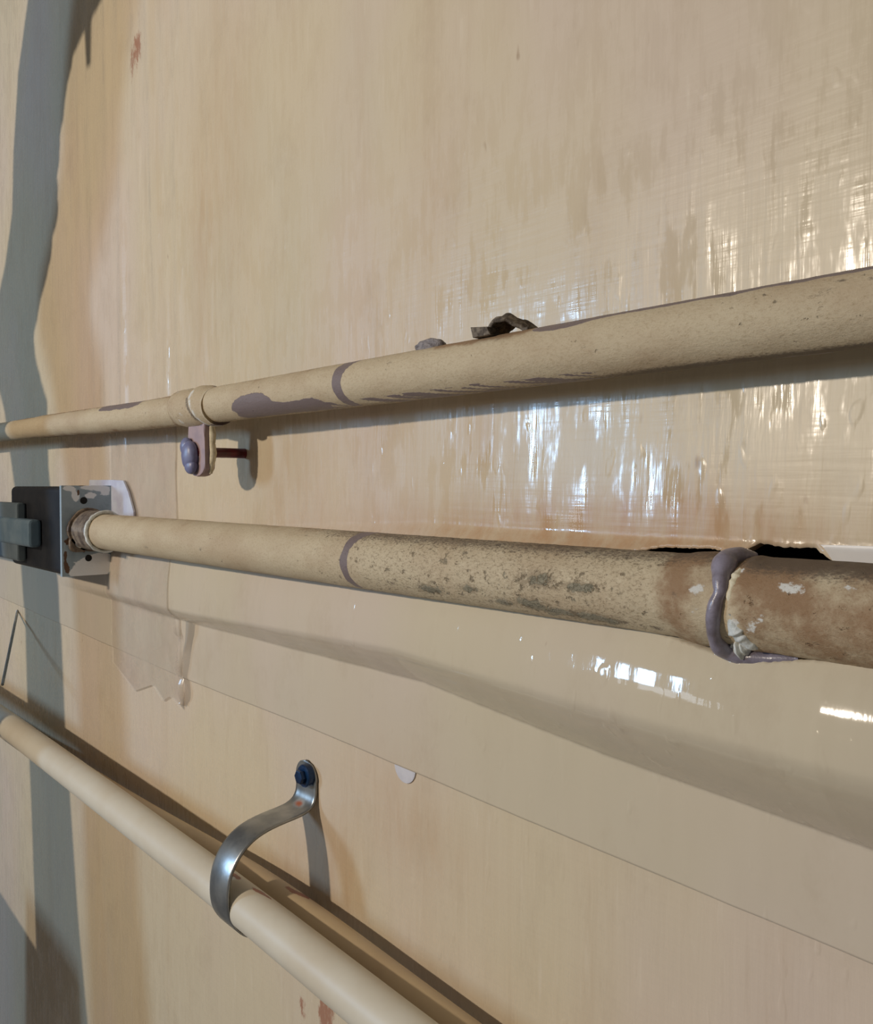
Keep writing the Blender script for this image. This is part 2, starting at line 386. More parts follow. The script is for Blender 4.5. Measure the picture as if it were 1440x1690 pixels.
def panel(name, zlo, zhi, nz, dens, extra, rim_lo, rim_hi, label, mat='wall'):
    t = dens(np.linspace(0, 1, nz))
    Zg = zlo[:, None] + (zhi - zlo)[:, None] * t[None, :]
    Xg = np.repeat(XS[:, None], nz, 1)
    H = wall_height(Xg, Zg) + extra
    if rim_lo:       # folded-back edge so that the sheet has thickness
        Xg = np.concatenate([Xg[:, :1], Xg], 1); H = np.concatenate([H[:, :1] - rim_lo, H], 1); Zg = np.concatenate([Zg[:, :1] , Zg], 1)
    if rim_hi:
        Xg = np.concatenate([Xg, Xg[:, -1:]], 1); H = np.concatenate([H, H[:, -1:] - rim_hi], 1); Zg = np.concatenate([Zg, Zg[:, -1:]], 1)
    st, ru = stains(Xg, Zg)
    V = np.stack([Xg, -H, Zg + CZ], -1).reshape(-1, 3)
    f = [q[::-1] for q in grid_faces(len(XS), Zg.shape[1])]
    o = mesh_obj(name, V, f, M[mat], wall, attrs={'stain': st, 'rust': ru}, label=label)
    return o
n = len(XS)
panel('panel', top_lip(XS), np.full(n, 1.30), 330, lambda t: 0.55 * t + 0.45 * t ** 3, 0.0, 0.010, 0, 'upper cream glossy sheet above the middle pipe')
panel('panel', seam(XS), bot_lip(XS), 120, lambda t: t, 0.0012, 0.0012, 0.010, 'cream sheet bulging out below the middle pipe', 'sheet')
panel('panel', np.full(n, -1.30), seam(XS) + 0.02, 230, lambda t: 1 - (0.45 * (1 - t) + 0.55 * (1 - t) ** 2), -0.0003, 0, 0, 'lower cream panel behind the white plastic pipe')

# ------------------------------------------------------------------ painted pipes
def pipe_mesh(name, Xp, Zf, Gf, r, rad, attrs_fn, mat, parent, na=112, **kw):
    """tube along X; rad(X, ang) multiplies the radius; ang 0 = towards the room, 90 = up"""
    ang = np.linspace(-180, 180, na, endpoint=False)
    Xg, A = np.meshgrid(Xp, ang, indexing='ij')
    rr = r * rad(Xg, A); th = np.radians(A)
    V = np.stack([Xg, -Gf(Xg) - rr * np.cos(th), CZ + Zf(Xg) + rr * np.sin(th)], -1).reshape(-1, 3)
    f = [q[::-1] for q in grid_faces(len(Xp), na, True)]
    f.append(list(range(na))); f.append([(len(Xp) - 1) * na + j for j in range(na)][::-1])
    return mesh_obj(name, V, f, mat, parent, attrs={k_: v for k_, v in attrs_fn(Xg, A).items()}, **kw)
def pipe_X(k_, extra=()):
    a = [at(p, 800, k_)[0] for p in np.linspace(-40, 1520, 640)]
    return np.unique(np.concatenate([np.linspace(-2.6, a[0], 24)[:-1], a, np.linspace(a[-1], 1.2, 30)[1:]]))

# --- upper pipe
kf = G1 + R1
def U(px): return at(px, 650, kf)[0]
def up_rad(X, A):
    r = 1 + 0.022 * (fbm(X * 60, A * 0.05, 3) - 0.5) + 0.012 * (fbm(X * 200, A * 0.12, 3) - 0.5)
    r = r - 0.10 * band(X, U(-60), U(55), 0.02) * 0.6
    r = r - 0.07 * sst(U(330), U(270), X)
    # ragged dried drips on the underside
    und = band(A, -105, -62, 8)
    r = r + und * 0.030 * (fbm(X * 140 + A * 0.03, A * 0.04, 3) - 0.4) * sst(U(380), U(600), X)
    return r
def up_attr(X, A):
    pu = np.zeros(X.shape); ru = np.zeros(X.shape); gr = np.zeros(X.shape); wh = np.zeros(X.shape); pit = np.zeros(X.shape)
    xr = U(551) + 0.004 * np.sin(np.radians(A * 1.2)) * 0 + 0.010 * (A / 90.0) ** 2
    pu += band(X, xr - 0.005 - 0.003 * sst(0, 70, A), xr + 0.005 + 0.004 * sst(0, 70, A), 0.0008) * band(A, -80, 100, 6) * 1.2
    pu += 1.1 * band(X, U(384), U(446), .016) * band(A, -78, -8 + 14 * np.sin((X - U(384)) / (U(446) - U(384)) * 3.1), 16)
    pu += 1.1 * band(X, U(440), U(520), .012) * band(A, -78, -32, 14)
    low = band(A, -100, -48 - 8 * vnoise(X * 40, 1), 5) * band(X, U(500), U(960), .03)
    pu += low * (0.25 + 0.75 * (vnoise(X * 150 + A * 0.16, A * 0.03) > 0.52))
    tp = 55 - 14 * band(X, U(850), U(940), .02) + 10 * (vnoise(X * 60, 4.2) - .5)
    pu += band(A, tp, 130, 10) * band(X, U(850), U(1500), .006) * 1.1
    pu += band(X, U(160), U(225), .03) * band(A, 30, 100, 16)
    pu += 0.9 * band(X, U(1235), U(1330), .01) * band(A, -115, -88, 4)
    ru += band(X, U(690), U(850), .015) * sst(25, 65, A) * 1.3
    ru += 0.55 * band(X, U(20), U(290), .03) * (sst(45, 75, A) + sst(-40, -75, A)) + 0.3 * band(X, U(270), U(310), .01)
    ru += 0.40 * sst(40, 75, A)
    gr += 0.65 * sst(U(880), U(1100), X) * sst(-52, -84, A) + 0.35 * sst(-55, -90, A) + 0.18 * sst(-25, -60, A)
    for px, a, rx, ra, s in ((1428, 32, .006, 5, .8), (1362, 38, .004, 4, .8), (1350, 26, .006, 4, .6), (1335, 18, .008, 4, .5), (1440, 40, .004, 5, .6),
                             (950, -6, .003, 4, .5), (1035, 26, .003, 5, .5), (632, 30, .004, 6, .6), (630, 14, .003, 5, .6), (485, 0, .007, 5, .4), (800, 44, .003, 6, .6)):
        gr += s * blob(X, A, U(px), a, rx, ra)
    pit += 0.05 + 0.15 * sst(U(900), U(1300), X)
    return {'purple': pu, 'rust': ru, 'grime': gr, 'white': wh, 'pit': pit}
def G1f(X): return np.interp(X, [-2.6, -1.2, -0.74, -0.17, 1.2], [.046, .046, .043, .031, .027])
up = empty('painted_pipe', 'upper cream painted pipe with purple-grey chips, rising to the right', 'pipe', (-0.7, -G1, CZ + Z1))
def up_z(X): return np.interp(X, [-2.6, -1.25, -0.86, -0.45, 1.2], [.254, .2195, .2014, .1986, .193]) * (D - G1f(X))
_ur = up_rad
def up_rad2(X, A): return _ur(X, A) * (D - G1f(X)) / 0.36
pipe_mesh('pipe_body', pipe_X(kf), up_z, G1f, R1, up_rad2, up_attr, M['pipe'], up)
def up_top(x): return CZ + float(up_z(np.array(x))) + R1 * (D - float(G1f(np.array(x)))) / .36

def lumpy(name, c, sx_, sy_, sz_, mat, parent, seed=0, amp=0.35, freq=1.6, sub=4, rot=0.0, **kw):
    bm = bmesh.new(); bmesh.ops.create_icosphere(bm, subdivisions=sub, radius=1.0)
    for v in bm.verts:
        p = v.co; q = 1 + amp * (float(fbm(p.x * freq + seed * 7.1 + 20, p.y * freq + p.z * 1.7 * freq + 31, 3)) - 0.5) * 2
        v.co = p * q
    R_ = Matrix.Rotation(rot, 4, 'Y')
    for v in bm.verts:
        v.co = R_ @ Vector((v.co.x * sx_, v.co.y * sy_, v.co.z * sz_)) + Vector(c)
    return bm_obj(name, bm, mat, parent, True, **kw)
pl = at(706, 574, G1 - 0.002)
lumpy('paint_lump', (pl[0], -G1f(pl[0]), up_top(pl[0]) + 0.0006), .013, .006, .0052, M['lump'], up, 1, label='grey lump of paint on top of the pipe')
# curled flake of loose paint
pf = at(828, 548, G1)
V = []; nu, nv = 26, 9
for i in range(nu):
    t = i / (nu - 1)
    for j in range(nv):
        s = j / (nv - 1) - 0.5
        curl = 0.010 * math.sin(math.pi * min(1, t * 1.1)) ** 0.8
        V.append((pf[0] - 0.017 + 0.037 * t, -float(G1f(pf[0])) + s * 0.014 * (0.4 + math.sin(math.pi * (0.12 + .8 * t))) + .002 * math.sin(9 * t),
                  up_top(pf[0]) + 0.0002 + 0.002 * t + curl * (0.75 + 0.6 * (0.5 - abs(s))) + 0.0025 * float(vnoise(t * 9, s * 6 + 4)) - 0.002))
fl = mesh_obj('paint_flake', V, grid_faces(nu, nv), M['flake'], up, label='curled dark flake of loose paint')
sm = fl.modifiers.new('thick', 'SOLIDIFY'); sm.thickness = 0.0022
bm = bmesh.new(); pc = at(803, 556, G1)
prism(bm, [(pc[0] - .008, up_top(pc[0]) + .0055), (pc[0] + .006, up_top(pc[0]) + .004), (pc[0] + .009, up_top(pc[0]) - .001), (pc[0] - .006, up_top(pc[0]) - .001)], 'y', -G1 - .006, -G1 + .004, .0006)
bm_obj('paint_flake', bm, M['flake'], up, label='small dark chip of paint')

# --- pipe clamp on the upper pipe
XC = at(332, 745, 0.043)[0]
clamp = empty('pipe_clamp', 'lumpy painted clamp with mauve ear and red bolt under the upper pipe', 'clamp', (XC, -G1, CZ + 0.03))
xc0 = U(303)
na_, nx_ = 64, 26
Xr = np.linspace(U(282), U(338), nx_)
def cl_rad(X, A):
    t = (X - Xr[0]) / (Xr[-1] - Xr[0]) + 0.12 * np.sin(np.radians(A))
    return 1.0 + 0.15 * sst(-.12, .2, t) * (1 - sst(.9, 1.12, t)) - 0.09 * np.exp(-((t - .62) / .07) ** 2) + 0.06 * np.exp(-((t - .78) / .09) ** 2) + 0.05 * (fbm(X * 160, A * .06, 3) - .5)
def cl_attr(X, A):
    t = (X - Xr[0]) / (Xr[-1] - Xr[0]) + 0.12 * np.sin(np.radians(A))
    z = np.zeros(X.shape)
    return {'purple': 0.9 * sst(-55, -85, A) * sst(.4, .6, t) + .45 * sst(60, 85, A) * sst(.5, .8, t), 'rust': .35 * (1 - sst(.1, .35, t)), 'grime': 0.9 * np.exp(-((t - .62) / .05) ** 2) * band(A, -60, 30, 10),
            'white': 0.62 * np.exp(-((t - .74) / .10) ** 2) + .3 * band(t, .1, .6, .1), 'pit': z + .2}
pipe_mesh('clamp_ring', Xr, up_z, G1f, R1 * .99, cl_rad, cl_attr, M['pipe'], clamp, na_)
# ear: a rounded tab hanging below the ring
bm = bmesh.new(); zt, zb_ = CZ + Z1 - R1 + .002, CZ + 0.0085
pts = [(XC - .016, zt), (XC - .017, zt - .015)]
for i in range(9):
    a_ = math.pi + math.pi * i / 8
    pts.append((XC + .017 * math.cos(a_), zb_ + .011 + .011 * math.sin(a_)))
pts += [(XC + .017, zt - .015), (XC + .016, zt)]
prism(bm, pts, 'y', -0.0480, -0.0375, .0015, 2)
for v in bm.verts:
    v.co.x += 0.0012 * (float(vnoise(v.co.z * 300, v.co.y * 500)) - .5)
bm_obj('ear', bm, M['mauve'], clamp, False, label='mauve primed ear of the clamp')
V, f = sweep([(XC + .0168, -.0405 , zt - .004), (XC + .0176, -.0405, zt - .012), (XC + .0180, -.041, zt - .020), (XC + .0178, -.040, zt - .028), (XC + .0170, -.041, zb_ + .012), (XC + .013, -.0405, zb_ + .003)],
             [.0026, .0032, .0028, .0034, .0028, .0018], 8)
mesh_obj('paint_edge', V, f, M['cream_chip'], clamp, label='chipped cream paint along the ear')
V, f = sweep([(XC - .006, -G1 + .004, zt + .002), (XC + .004, -G1, zt - .0015), (XC + .012, -G1 - .003, zt - .0015), (XC + .018, -G1 - .004, zt + .0005)], [.005, .0062, .006, .003], 10)
mesh_obj('sealant_bead', V, f, M['sealant'], clamp, label='purple sealant below the clamp ring')
# wing nut in front of the ear
zr = CZ + 0.0300
bm = bmesh.new()
for cx_, cz_, rx_, rz_, sd in ((-.013, .006, .0080, .0085, 1), (-.009, -.006, .0085, .0085, 2), (-.003, -.012, .0090, .0075, 3), (-.0055, -.002, .0115, .0140, 4)):
    g_ = bmesh.ops.create_icosphere(bm, subdivisions=3, radius=1.0)
    for v in g_['verts']:
        q_ = 1 + .22 * (float(fbm(v.co.x * 1.8 + sd * 5, v.co.z * 1.8 + v.co.y + 9, 2)) - .5)
        v.co = Vector((XC + cx_ + v.co.x * rx_ * q_, -.0515 + v.co.y * (.0050 if sd < 4 else .0066), zr + cz_ + v.co.z * rz_ * q_))
bm_obj('lobed_nut', bm, M['blue_nut'], clamp, True, label='blue-grey lobed nut')
V, f = sweep([(XC + .002, y, zr + .0005) for y in np.linspace(-.0490, .004, 20)], 0.0046, 16)
mesh_obj('threaded_rod', V, f, M['red_rod'], clamp, label='dark red rod running into the wall')

# --- middle pipe
kf2 = G2 + R2
def W_(px): return at(px, 900, kf2)[0]
def mid_rad(X, A):
    r = 1 + 0.020 * (fbm(X * 70 + 9, A * 0.05, 3) - 0.5) + 0.020 * (fbm(X * 260, A * 0.16, 3) - 0.5) * sst(W_(480), W_(640), X)
    r = r + 0.055 * sst(W_(1080), W_(1150), X) + 0.055 * np.exp(-((X - W_(1135)) / .010) ** 2)
    r = r - 0.055 * np.exp(-((X - W_(1196)) / .0045) ** 2) + 0.03 * np.exp(-((X - W_(1215)) / .004) ** 2)
    r = r + 0.05 * (fbm(X * 120, A * .05, 4) - .5) * band(X, W_(1080), W_(1260), .01)
    return r
def mid_attr(X, A):
    pu = np.zeros(X.shape); ru = np.zeros(X.shape); gr = np.zeros(X.shape); wh = np.zeros(X.shape); pit = np.zeros(X.shape)
    xr = W_(566) + 0.008 * (A / 90.0) ** 2
    pu += 1.2 * band(X, xr - .004 - .002 * sst(20, 80, A), xr + .004 + .004 * sst(20, 80, A), .0007) * band(A, -66, 110, 5)
    pit += 0.05 + 0.45 * sst(W_(420), W_(640), X) * (1 - .7 * sst(W_(1040), W_(1120), X))
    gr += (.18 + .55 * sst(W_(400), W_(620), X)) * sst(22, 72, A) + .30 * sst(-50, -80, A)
    for px, a, rx, ra in ((885, 6, .012, 11), (868, -34, .010, 10), (700, -34, .012, 9), (770, -22, .006, 7), (930, -44, .016, 8), (985, -48, .012, 9), (820, -40, .008, 6), (960, 4, .008, 8)):
        pit += 1.0 * blob(X, A, W_(px), a, rx, ra)
    gr += .25 * sst(W_(820), W_(960), X) * (1 - sst(W_(1000), W_(1060), X)) * sst(10, -40, A)
    ru += .15 * sst(W_(940), W_(1080), X) + band(X, W_(1085), W_(1142), .012) * (1.05 + .2 * np.sin(np.radians(A * 2))) + .35 * sst(40, 80, A)
    ru += .45 * band(X, W_(1190), W_(1300), .02) * sst(-10, 40, A) + .62 * sst(W_(1190), W_(1230), X)
    gr += .30 * sst(W_(1190), W_(1230), X) * sst(20, 60, A)
    pit += .12 * sst(W_(1190), W_(1230), X)
    for px, a, rx, ra, s in ((330, -10, .005, 7, .7), (238, -24, .01, 9, .6), (375, 30, .006, 5, .4), (1070, -50, .004, 7, .8), (712, -18, .004, 5, .7),
                             (640, -32, .008, 7, .7), (1115, 8, .003, 7, .6), (1290, -34, .005, 8, .4), (255, 10, .004, 5, .4), (345, 20, .003, 4, .5)):
        gr += s * blob(X, A, W_(px), a, rx, ra)
    for px, a, rx, ra, s in ((1212, -25, .0035, 20, .75), (1222, -52, .005, 12, .8), (1188, -66, .006, 9, .75), (1152, 18, .005, 9, .6), (1150, -8, .005, 12, .45),
                             (1300, 30, .009, 10, .6), (1210, 46, .005, 8, .6), (1395, 36, .006, 6, .55), (1425, 22, .004, 7, .5), (1240, -20, .003, 12, .5),
                             (440, -52, .010, 3, .5), (1330, -48, .004, 4, .5), (1262, -10, .004, 9, .4)):
        wh += s * blob(X, A, W_(px), a, rx, ra)
    return {'purple': pu, 'rust': ru, 'grime': gr, 'white': wh, 'pit': pit}
XFACE = at(187, 870, 0.004)[0]
Xm = pipe_X(kf2); Xm = np.concatenate([[XFACE - 0.01], Xm[Xm > XFACE]])
mp = empty('painted_pipe', 'middle cream pipe with flaking paint, running from the black junction box to a rusty coupling', 'pipe', (-0.5, -G2, CZ + Z2))
pipe_mesh('pipe_body', Xm, lambda X: np.full(X.shape, Z2), lambda X: np.full(X.shape, G2), R2, mid_rad, mid_attr, M['pipe'], mp)
# sealant bead smeared round the joint
def on_mid(px, a, dr):
    t = math.radians(a); r_ = R2 * (1.015 if a > -50 else 1.05) + dr
    return (W_(px), -G2 - r_ * math.cos(t), CZ + Z2 + r_ * math.sin(t))
path = [on_mid(p, a, d) for p, a, d in ((1200, 100, 0), (1186, 84, .0004), (1176, 66, .0006), (1180, 48, .0008), (1186, 30, .0008), (1190, 18, .0006), (1184, 6, .0008), (1180, -10, .0012), (1176, -26, .0016), (1172, -42, .002), (1172, -58, .0026), (1178, -70, .003), (1194, -77, .0034), (1218, -79, .0034), (1248, -80, .0022), (1288, -80, .0004))]
P = np.array(path); tt = np.linspace(0, len(P) - 1, 90)
P = np.stack([np.interp(tt, range(len(P)), P[:, i]) for i in range(3)], 1)
for _ in range(6): P[1:-1] = (P[:-2] + 2 * P[1:-1] + P[2:]) / 4
rad = np.interp(tt, range(16), [.003, .0058, .0062, .0056, .0048, .0040, .0034, .0036, .0038, .0038, .0038, .0040, .0042, .0044, .0034, .001]) * (0.72 + .30 * vnoise(tt * 1.1, 3.1))
V, f = sweep(P, rad, 14)
mesh_obj('sealant_bead', V, f, M['sealant'], mp, label='lavender sealant bead around the coupling')
def patch_on_mid(name, pts, mat, r0=.0022, label=None):
    P = np.array([on_mid(*p) for p in pts]); t2 = np.linspace(0, len(P) - 1, 40)
    P = np.stack([np.interp(t2, range(len(P)), P[:, i]) for i in range(3)], 1)
    for _ in range(4): P[1:-1] = (P[:-2] + 2 * P[1:-1] + P[2:]) / 4
    rr = r0 * (0.35 + np.sin(np.pi * np.linspace(.05, .95, 40))) * (0.6 + .8 * vnoise(t2 * 3.1, 8.2))
    V, f = sweep(P, rr, 9); return mesh_obj(name, V, f, mat, mp, label=label)
patch_on_mid('caulk_smear', [(1208, -8, -.0010), (1208, -22, -.0010), (1214, -36, -.0010), (1224, -50, -.0010), (1232, -62, -.0012)], M['white_caulk'], .0030, 'white caulk smear beside the sealant')
patch_on_mid('caulk_smear', [(1184, -66, -.0006), (1194, -70, 0), (1206, -68, -.0006), (1214, -66, -.0012)], M['white_caulk'], .0034, 'white caulk smear under the coupling')
patch_on_mid('caulk_smear', [(1205, 62, -.001), (1208, 48, -.001), (1206, 34, -.001), (1202, 20, -.001), (1203, 4, -.0012)], M['cream_chip'], .0020, 'cream caulk ridge beside the sealant')

# ------------------------------------------------------------------ junction box
BX0, BX1 = XFACE - 0.215, XFACE
BK, BZT, BZB = 0.064, -0.0005, -0.1065
jb = empty('junction_box', 'black junction box with a paint-smeared steel end at the left of the middle pipe', 'junction box', (BX1 - .1, 0, CZ - .055))
bm = bmesh.new()
prism(bm, rrect(-(BK / 2), CZ + (BZT + BZB) / 2, BK, BZT - BZB, .007, 4), 'x', BX0, BX1 - .006, .003, 2)
bm_obj('box_body', bm, M['black'], jb, label='black painted box body')
# end plate (grid, so that paint smears can be placed)
nu, nv = 46, 60
kk = np.linspace(0.000, BK + .001, nu); zz = np.linspace(BZB - .001, BZT + .001, nv)
Kg, Zg = np.meshgrid(kk, zz, indexing='ij')
def facek(px, py):      # (stand-off, z) of a pixel on the end plate
    d = FWD + RGT * (px - 720) / FPX - UPV * (py - 845) / FPX
    t = (BX1 - CAM[0]) / d[0]; p = CAM + d * t
    return -p[1], p[2] - CZ
wh = np.zeros(Kg.shape); ru = np.zeros(Kg.shape)
for px, py, rk, rz, s in ((112, 806, .006, .003, .75), (150, 804, .013, .004, .75), (124, 820, .004, .006, .7), (150, 818, .008, .004, .6), (150, 932, .016, .007, .95), (165, 922, .012, .006, .8), (135, 945, .012, .005, .9), (175, 812, .006, .006, .6), (172, 935, .010, .010, .7)):
    a, b = facek(px, py); wh += 1.2 * s * blob(Kg, Zg, a, b, rk * 1.25, rz * 1.2)
for px, py, rk, rz, s in ((108, 920, .003, .012, .8), (112, 940, .004, .006, .8), (135, 800, .010, .0025, .8), (165, 795, .010, .003, .7), (118, 893, .012, .006, .8), (129, 812, .002, .006, .8), (135, 905, .01, .006, .7), (112, 865, .003, .004, .3)):
    a, b = facek(px, py); ru += s * blob(Kg, Zg, a, b, rk, rz)
V = np.concatenate([np.stack([np.full(Kg.shape, BX1), -Kg, Zg + CZ], -1).reshape(-1, 3)])
fp = mesh_obj('end_plate', V, grid_faces(nu, nv), M['face'], jb, False, attrs={'white': wh, 'rust': ru}, label='grey steel end plate smeared with white paint')
so = fp.modifiers.new('thick', 'SOLIDIFY'); so.thickness = 0.006; so.offset = 1
fp.data.flip_normals() if False else None
def xdisc(name, k_, z_, r_, x0, x1, mat, label=None, bev=.0006, n_=24, wob=0.0):
    bm = bmesh.new()
    pts = [(-k_ + r_ * (1 + wob * math.sin(5 * i + 1.3)) * math.cos(2 * math.pi * i / n_), CZ + z_ + r_ * (1 + wob * math.cos(7 * i)) * math.sin(2 * math.pi * i / n_)) for i in range(n_)]
    prism(bm, pts, 'x', x0, x1, bev, 2)
    return bm_obj(name, bm, mat, jb, False, label=label)
for px, py, rr in ((138, 826, .0042), (146, 921, .0040)):
    a, b = facek(px, py); xdisc('hole_shade_disc', a, b, rr, BX1 - .003, BX1 + .0006, M['hole'], 'round black disc for the shade of a hole in the end plate', .0002)
xdisc('flange', G2, Z2, R2 * 1.30, BX1, BX1 + .006, M['rusty'], 'rusty flange around the pipe', .0015, 30, .03)
xdisc('hub', G2, Z2, R2 * 1.17, BX1 + .006, BX1 + .052, M['rusty'], 'rusty threaded hub between flange and pipe', .003, 30, .03)
a, b = facek(128, 897)
bm = bmesh.new(); prism(bm, rrect(-a, CZ + b, .022, .020, .007, 4), 'x', BX1, BX1 + .006, .0015); bm_obj('flange_lug', bm, M['rusty'], jb, label='rusty lug of the flange')
xdisc('screw', a, b, .0052, BX1 + .006, BX1 + .0095, M['galv'], 'pale screw head on the flange lug', .0014, 18)
V = []
ring = [(BX1 + .053 + .004 * math.cos(t) * .5, -G2 - (R2 + .0022) * math.cos(t), CZ + Z2 + (R2 + .0022) * math.sin(t)) for t in np.linspace(math.radians(130), math.radians(-110), 40)]
V, f = sweep(ring, [.0026 * (.6 + .6 * float(vnoise(i * .6, 2.2))) for i in range(40)], 9)
mesh_obj('caulk_ring', V, f, M['white_caulk'], jb, label='white caulk ring where the pipe enters')
# pale mounting plate behind the box, its right edge cut to a point at the bottom
bm = bmesh.new()
q = [at(186, 792, .004), at(206, 793, .004), at(214, 812, .004), at(223, 845, .004), at(224, 900, .004), at(222, 940, .004), at(217, 972, .004), at(211, 979, .004), at(204, 930, .004), at(150, 932, .004), at(150, 792, .004)]
prism(bm, [(p[0], p[2]) for p in q], 'y', -.0062, -.0035, .0004)
bm_obj('mounting_plate', bm, M['plate'], jb, label='pale blue-white mounting plate with pointed corner')

# --- grey conduit entering the box from the left
q0 = at(47, 880, .080); q1 = at(28, 880, .076)
cd = empty('conduit', 'grey-blue steel conduit sleeve running out of frame left of the black box', 'conduit', (q0[0] - .2, -.07, CZ - .05))
za, zb3 = at(12, 829, .076)[2], at(12, 923, .076)[2]
bm = bmesh.new(); prism(bm, rrect(-.0705, (za + zb3) / 2, .011, za - zb3, .004, 4), 'x', q0[0] - 1.1, q1[0], .002)
bm_obj('sleeve', bm, M['dark_sleeve'], cd, label='wide dark grey sleeve')
za, zb3 = at(30, 856, .080)[2], at(30, 901, .080)[2]
bm = bmesh.new(); prism(bm, rrect(-.0725, (za + zb3) / 2, .015, za - zb3, .005, 4), 'x', q0[0] - 0.16, q0[0], .003)
bm_obj('connector', bm, M['blue_steel'], cd, label='grey-blue connector nose')

# ------------------------------------------------------------------ tape and patch on the wall
def sheet_strip(name, corners_fn, nu, nv, off, mat, parent=None, amp=.002, fx=40, fz=20, **kw):
    V = []
    for i in range(nu):
        for j in range(nv):
            x, z = corners_fn(i / (nu - 1), j / (nv - 1))
            h = float(wall_height(np.array(x), np.array(z))) + off + amp * float(fbm(x * fx, z * fz + 5, 3)) + .0
            V.append((x, -h, CZ + z))
    o = mesh_obj(name, V, grid_faces(nu, nv), mat, parent, **kw)
    return o
tA = at(188, 1130); tB = at(303, 1168); tC = at(290, 672); tD = at(184, 690)
def tape_fn(u, v):
    zbot = np.interp(u, [0, .35, .62, .75, .86, 1], [tA[2] + .03, tA[2] + .005, tB[2] + .012, tB[2] - .002, tB[2] + .008, tB[2] - .001]) - CZ
    ztop = (tD[2] * (1 - u) + tC[2] * u) - CZ
    z = zbot + (ztop - zbot) * v
    xl = tA[0] + (tD[0] - tA[0]) * v; xr = tB[0] + (tC[0] - tB[0]) * v + .006 * float(vnoise(v * 9, 2.2)) - .003
    return xl + (xr - xl) * u, z
tape = sheet_strip('tape_strip', tape_fn, 60, 120, .0012, M['tape'], None, .004, 22, 5,
                   label='milky translucent tape strip stuck down the wall behind the middle pipe', cat='tape')
# crumpled fold at its lower right edge
P = [at(*p) for p in ((297, 1022, .016), (303, 1060, .010), (300, 1110, .006), (306, 1140, .005), (300, 1166, .005))]
V = []
for i, p in enumerate(np.array([np.interp(np.linspace(0, 4, 20), range(5), [q[j] for q in P]) for j in range(3)]).T):
    for dx, dy in ((-.018, .002), (-.008, -.002), (-.002, -.005 - .003 * math.sin(i)), (.003, -.001)):
        V.append((p[0] + dx * (1 - i * .02), p[1] + dy, p[2] - .003 * math.sin(i * .9 + dx * 90)))
mesh_obj('tape_fold', V, grid_faces(20, 4), M['tape'], tape, label='crumpled folded edge of the tape')

# ------------------------------------------------------------------ white plastic pipe and its strap
XST = at(508, 1300)[0]
def spots(lst):
    def fn(X, A):
        ru = np.zeros(X.shape)
        for px, py, k_, a, rx, ra, v in lst:
            ru += v * blob(X, A, at(px, py, k_)[0], a, rx, ra)
        return {'rust': ru}
    return fn
Xv = np.unique(np.concatenate([np.linspace(-2.6, -1.2, 30), np.linspace(-1.2, XST - .05, 60), np.linspace(XST - .05, XST + .2, 160), np.linspace(XST + .2, 1.2, 80)]))
def service_pipe(name, label, KX, KZ, KG, mat, marks):
    e = empty(name, label, 'pipe', (XST, -float(np.interp(XST, KX, KG)), CZ + float(np.interp(XST, KX, KZ))))
    def sm_(X, tab):      # smoothed profile
        return sum(np.interp(X + d, KX, tab) for d in np.linspace(-.08, .08, 9)) / 9
    pipe_mesh('pipe_body', Xv, lambda X: sm_(X, KZ), lambda X: sm_(X, KG), R3, lambda X, A: 1 + 0.004 * (fbm(X * 12, A * .02, 2) - .5), spots(marks), mat, e, 72)
    return e
service_pipe('plastic_pipe', 'front off-white plastic pipe held by the metal strap at lower left', [-2.6, -1.4, -0.95, -0.64, -0.40, 1.2],
             [-.318, -.3235, -.3295, -.3363, -.3425, -.385], [.082, .076, .070, .0655, .066, .062], M['pvc'],
             ((396, 1453, .060, 98, .010, 12, 1.0), (432, 1476, .058, 104, .010, 11, 1.0), (444, 1482, .058, 112, .012, 7, .8)))
service_pipe('plastic_pipe', 'rear plastic pipe, coloured tan for shade, tucked between the front plastic pipe and the wall', [-2.6, -1.4, -0.95, -0.72, -0.62, -0.40, 1.2],
             [-.400, -.380, -.363, -.3485, -.3465, -.358, -.41], [.024, .024, .028, .031, .031, .029, .024], M['pvc_shade_tan'],
             ((470, 1486, .034, 96, .010, 10, .9), (482, 1478, .032, 104, .009, 9, .95), (494, 1471, .030, 114, .010, 9, .95), (500, 1470, .028, 130, .03, 8, .8)))
# steel strap: foot on the wall, arm out over the pipe, round its front and back underneath
prof = [(.0012, -.2345), (.0012, -.246), (.0012, -.257), (.0016, -.2635), (.0045, -.2700), (.012, -.2742), (.022, -.2757), (.035, -.2770), (.047, -.2790), (.058, -.2825), (.0675, -.2885), (.0755, -.2975), (.0810, -.3090), (.0830, -.3220), (.0828, -.3350), (.0795, -.3460), (.0725, -.3560), (.0625, -.3625), (.050, -.3655), (.036, -.3665), (.018, -.3660), (.003, -.3660)]
pr = np.array(prof); t0 = np.linspace(0, len(pr) - 1, 120)
pr = np.stack([np.interp(t0, range(len(pr)), pr[:, i]) for i in range(2)], 1)
for _ in range(10): pr[1:-1] = (pr[:-2] + 2 * pr[1:-1] + pr[2:]) / 4
strap = empty('pipe_strap', 'galvanised one-hole steel strap with blue screw around the plastic pipe', 'strap', (XST, 0, CZ - .25))
WST = 0.0155; V = []; at_r = []
tg = np.gradient(pr, axis=0); tg /= np.linalg.norm(tg, axis=1)[:, None]; nm = np.stack([tg[:, 1] * -1, tg[:, 0]], 1)
acr = np.linspace(-1, 1, 13)
arc = np.concatenate([[0], np.cumsum(np.linalg.norm(np.diff(pr, axis=0), axis=1))])
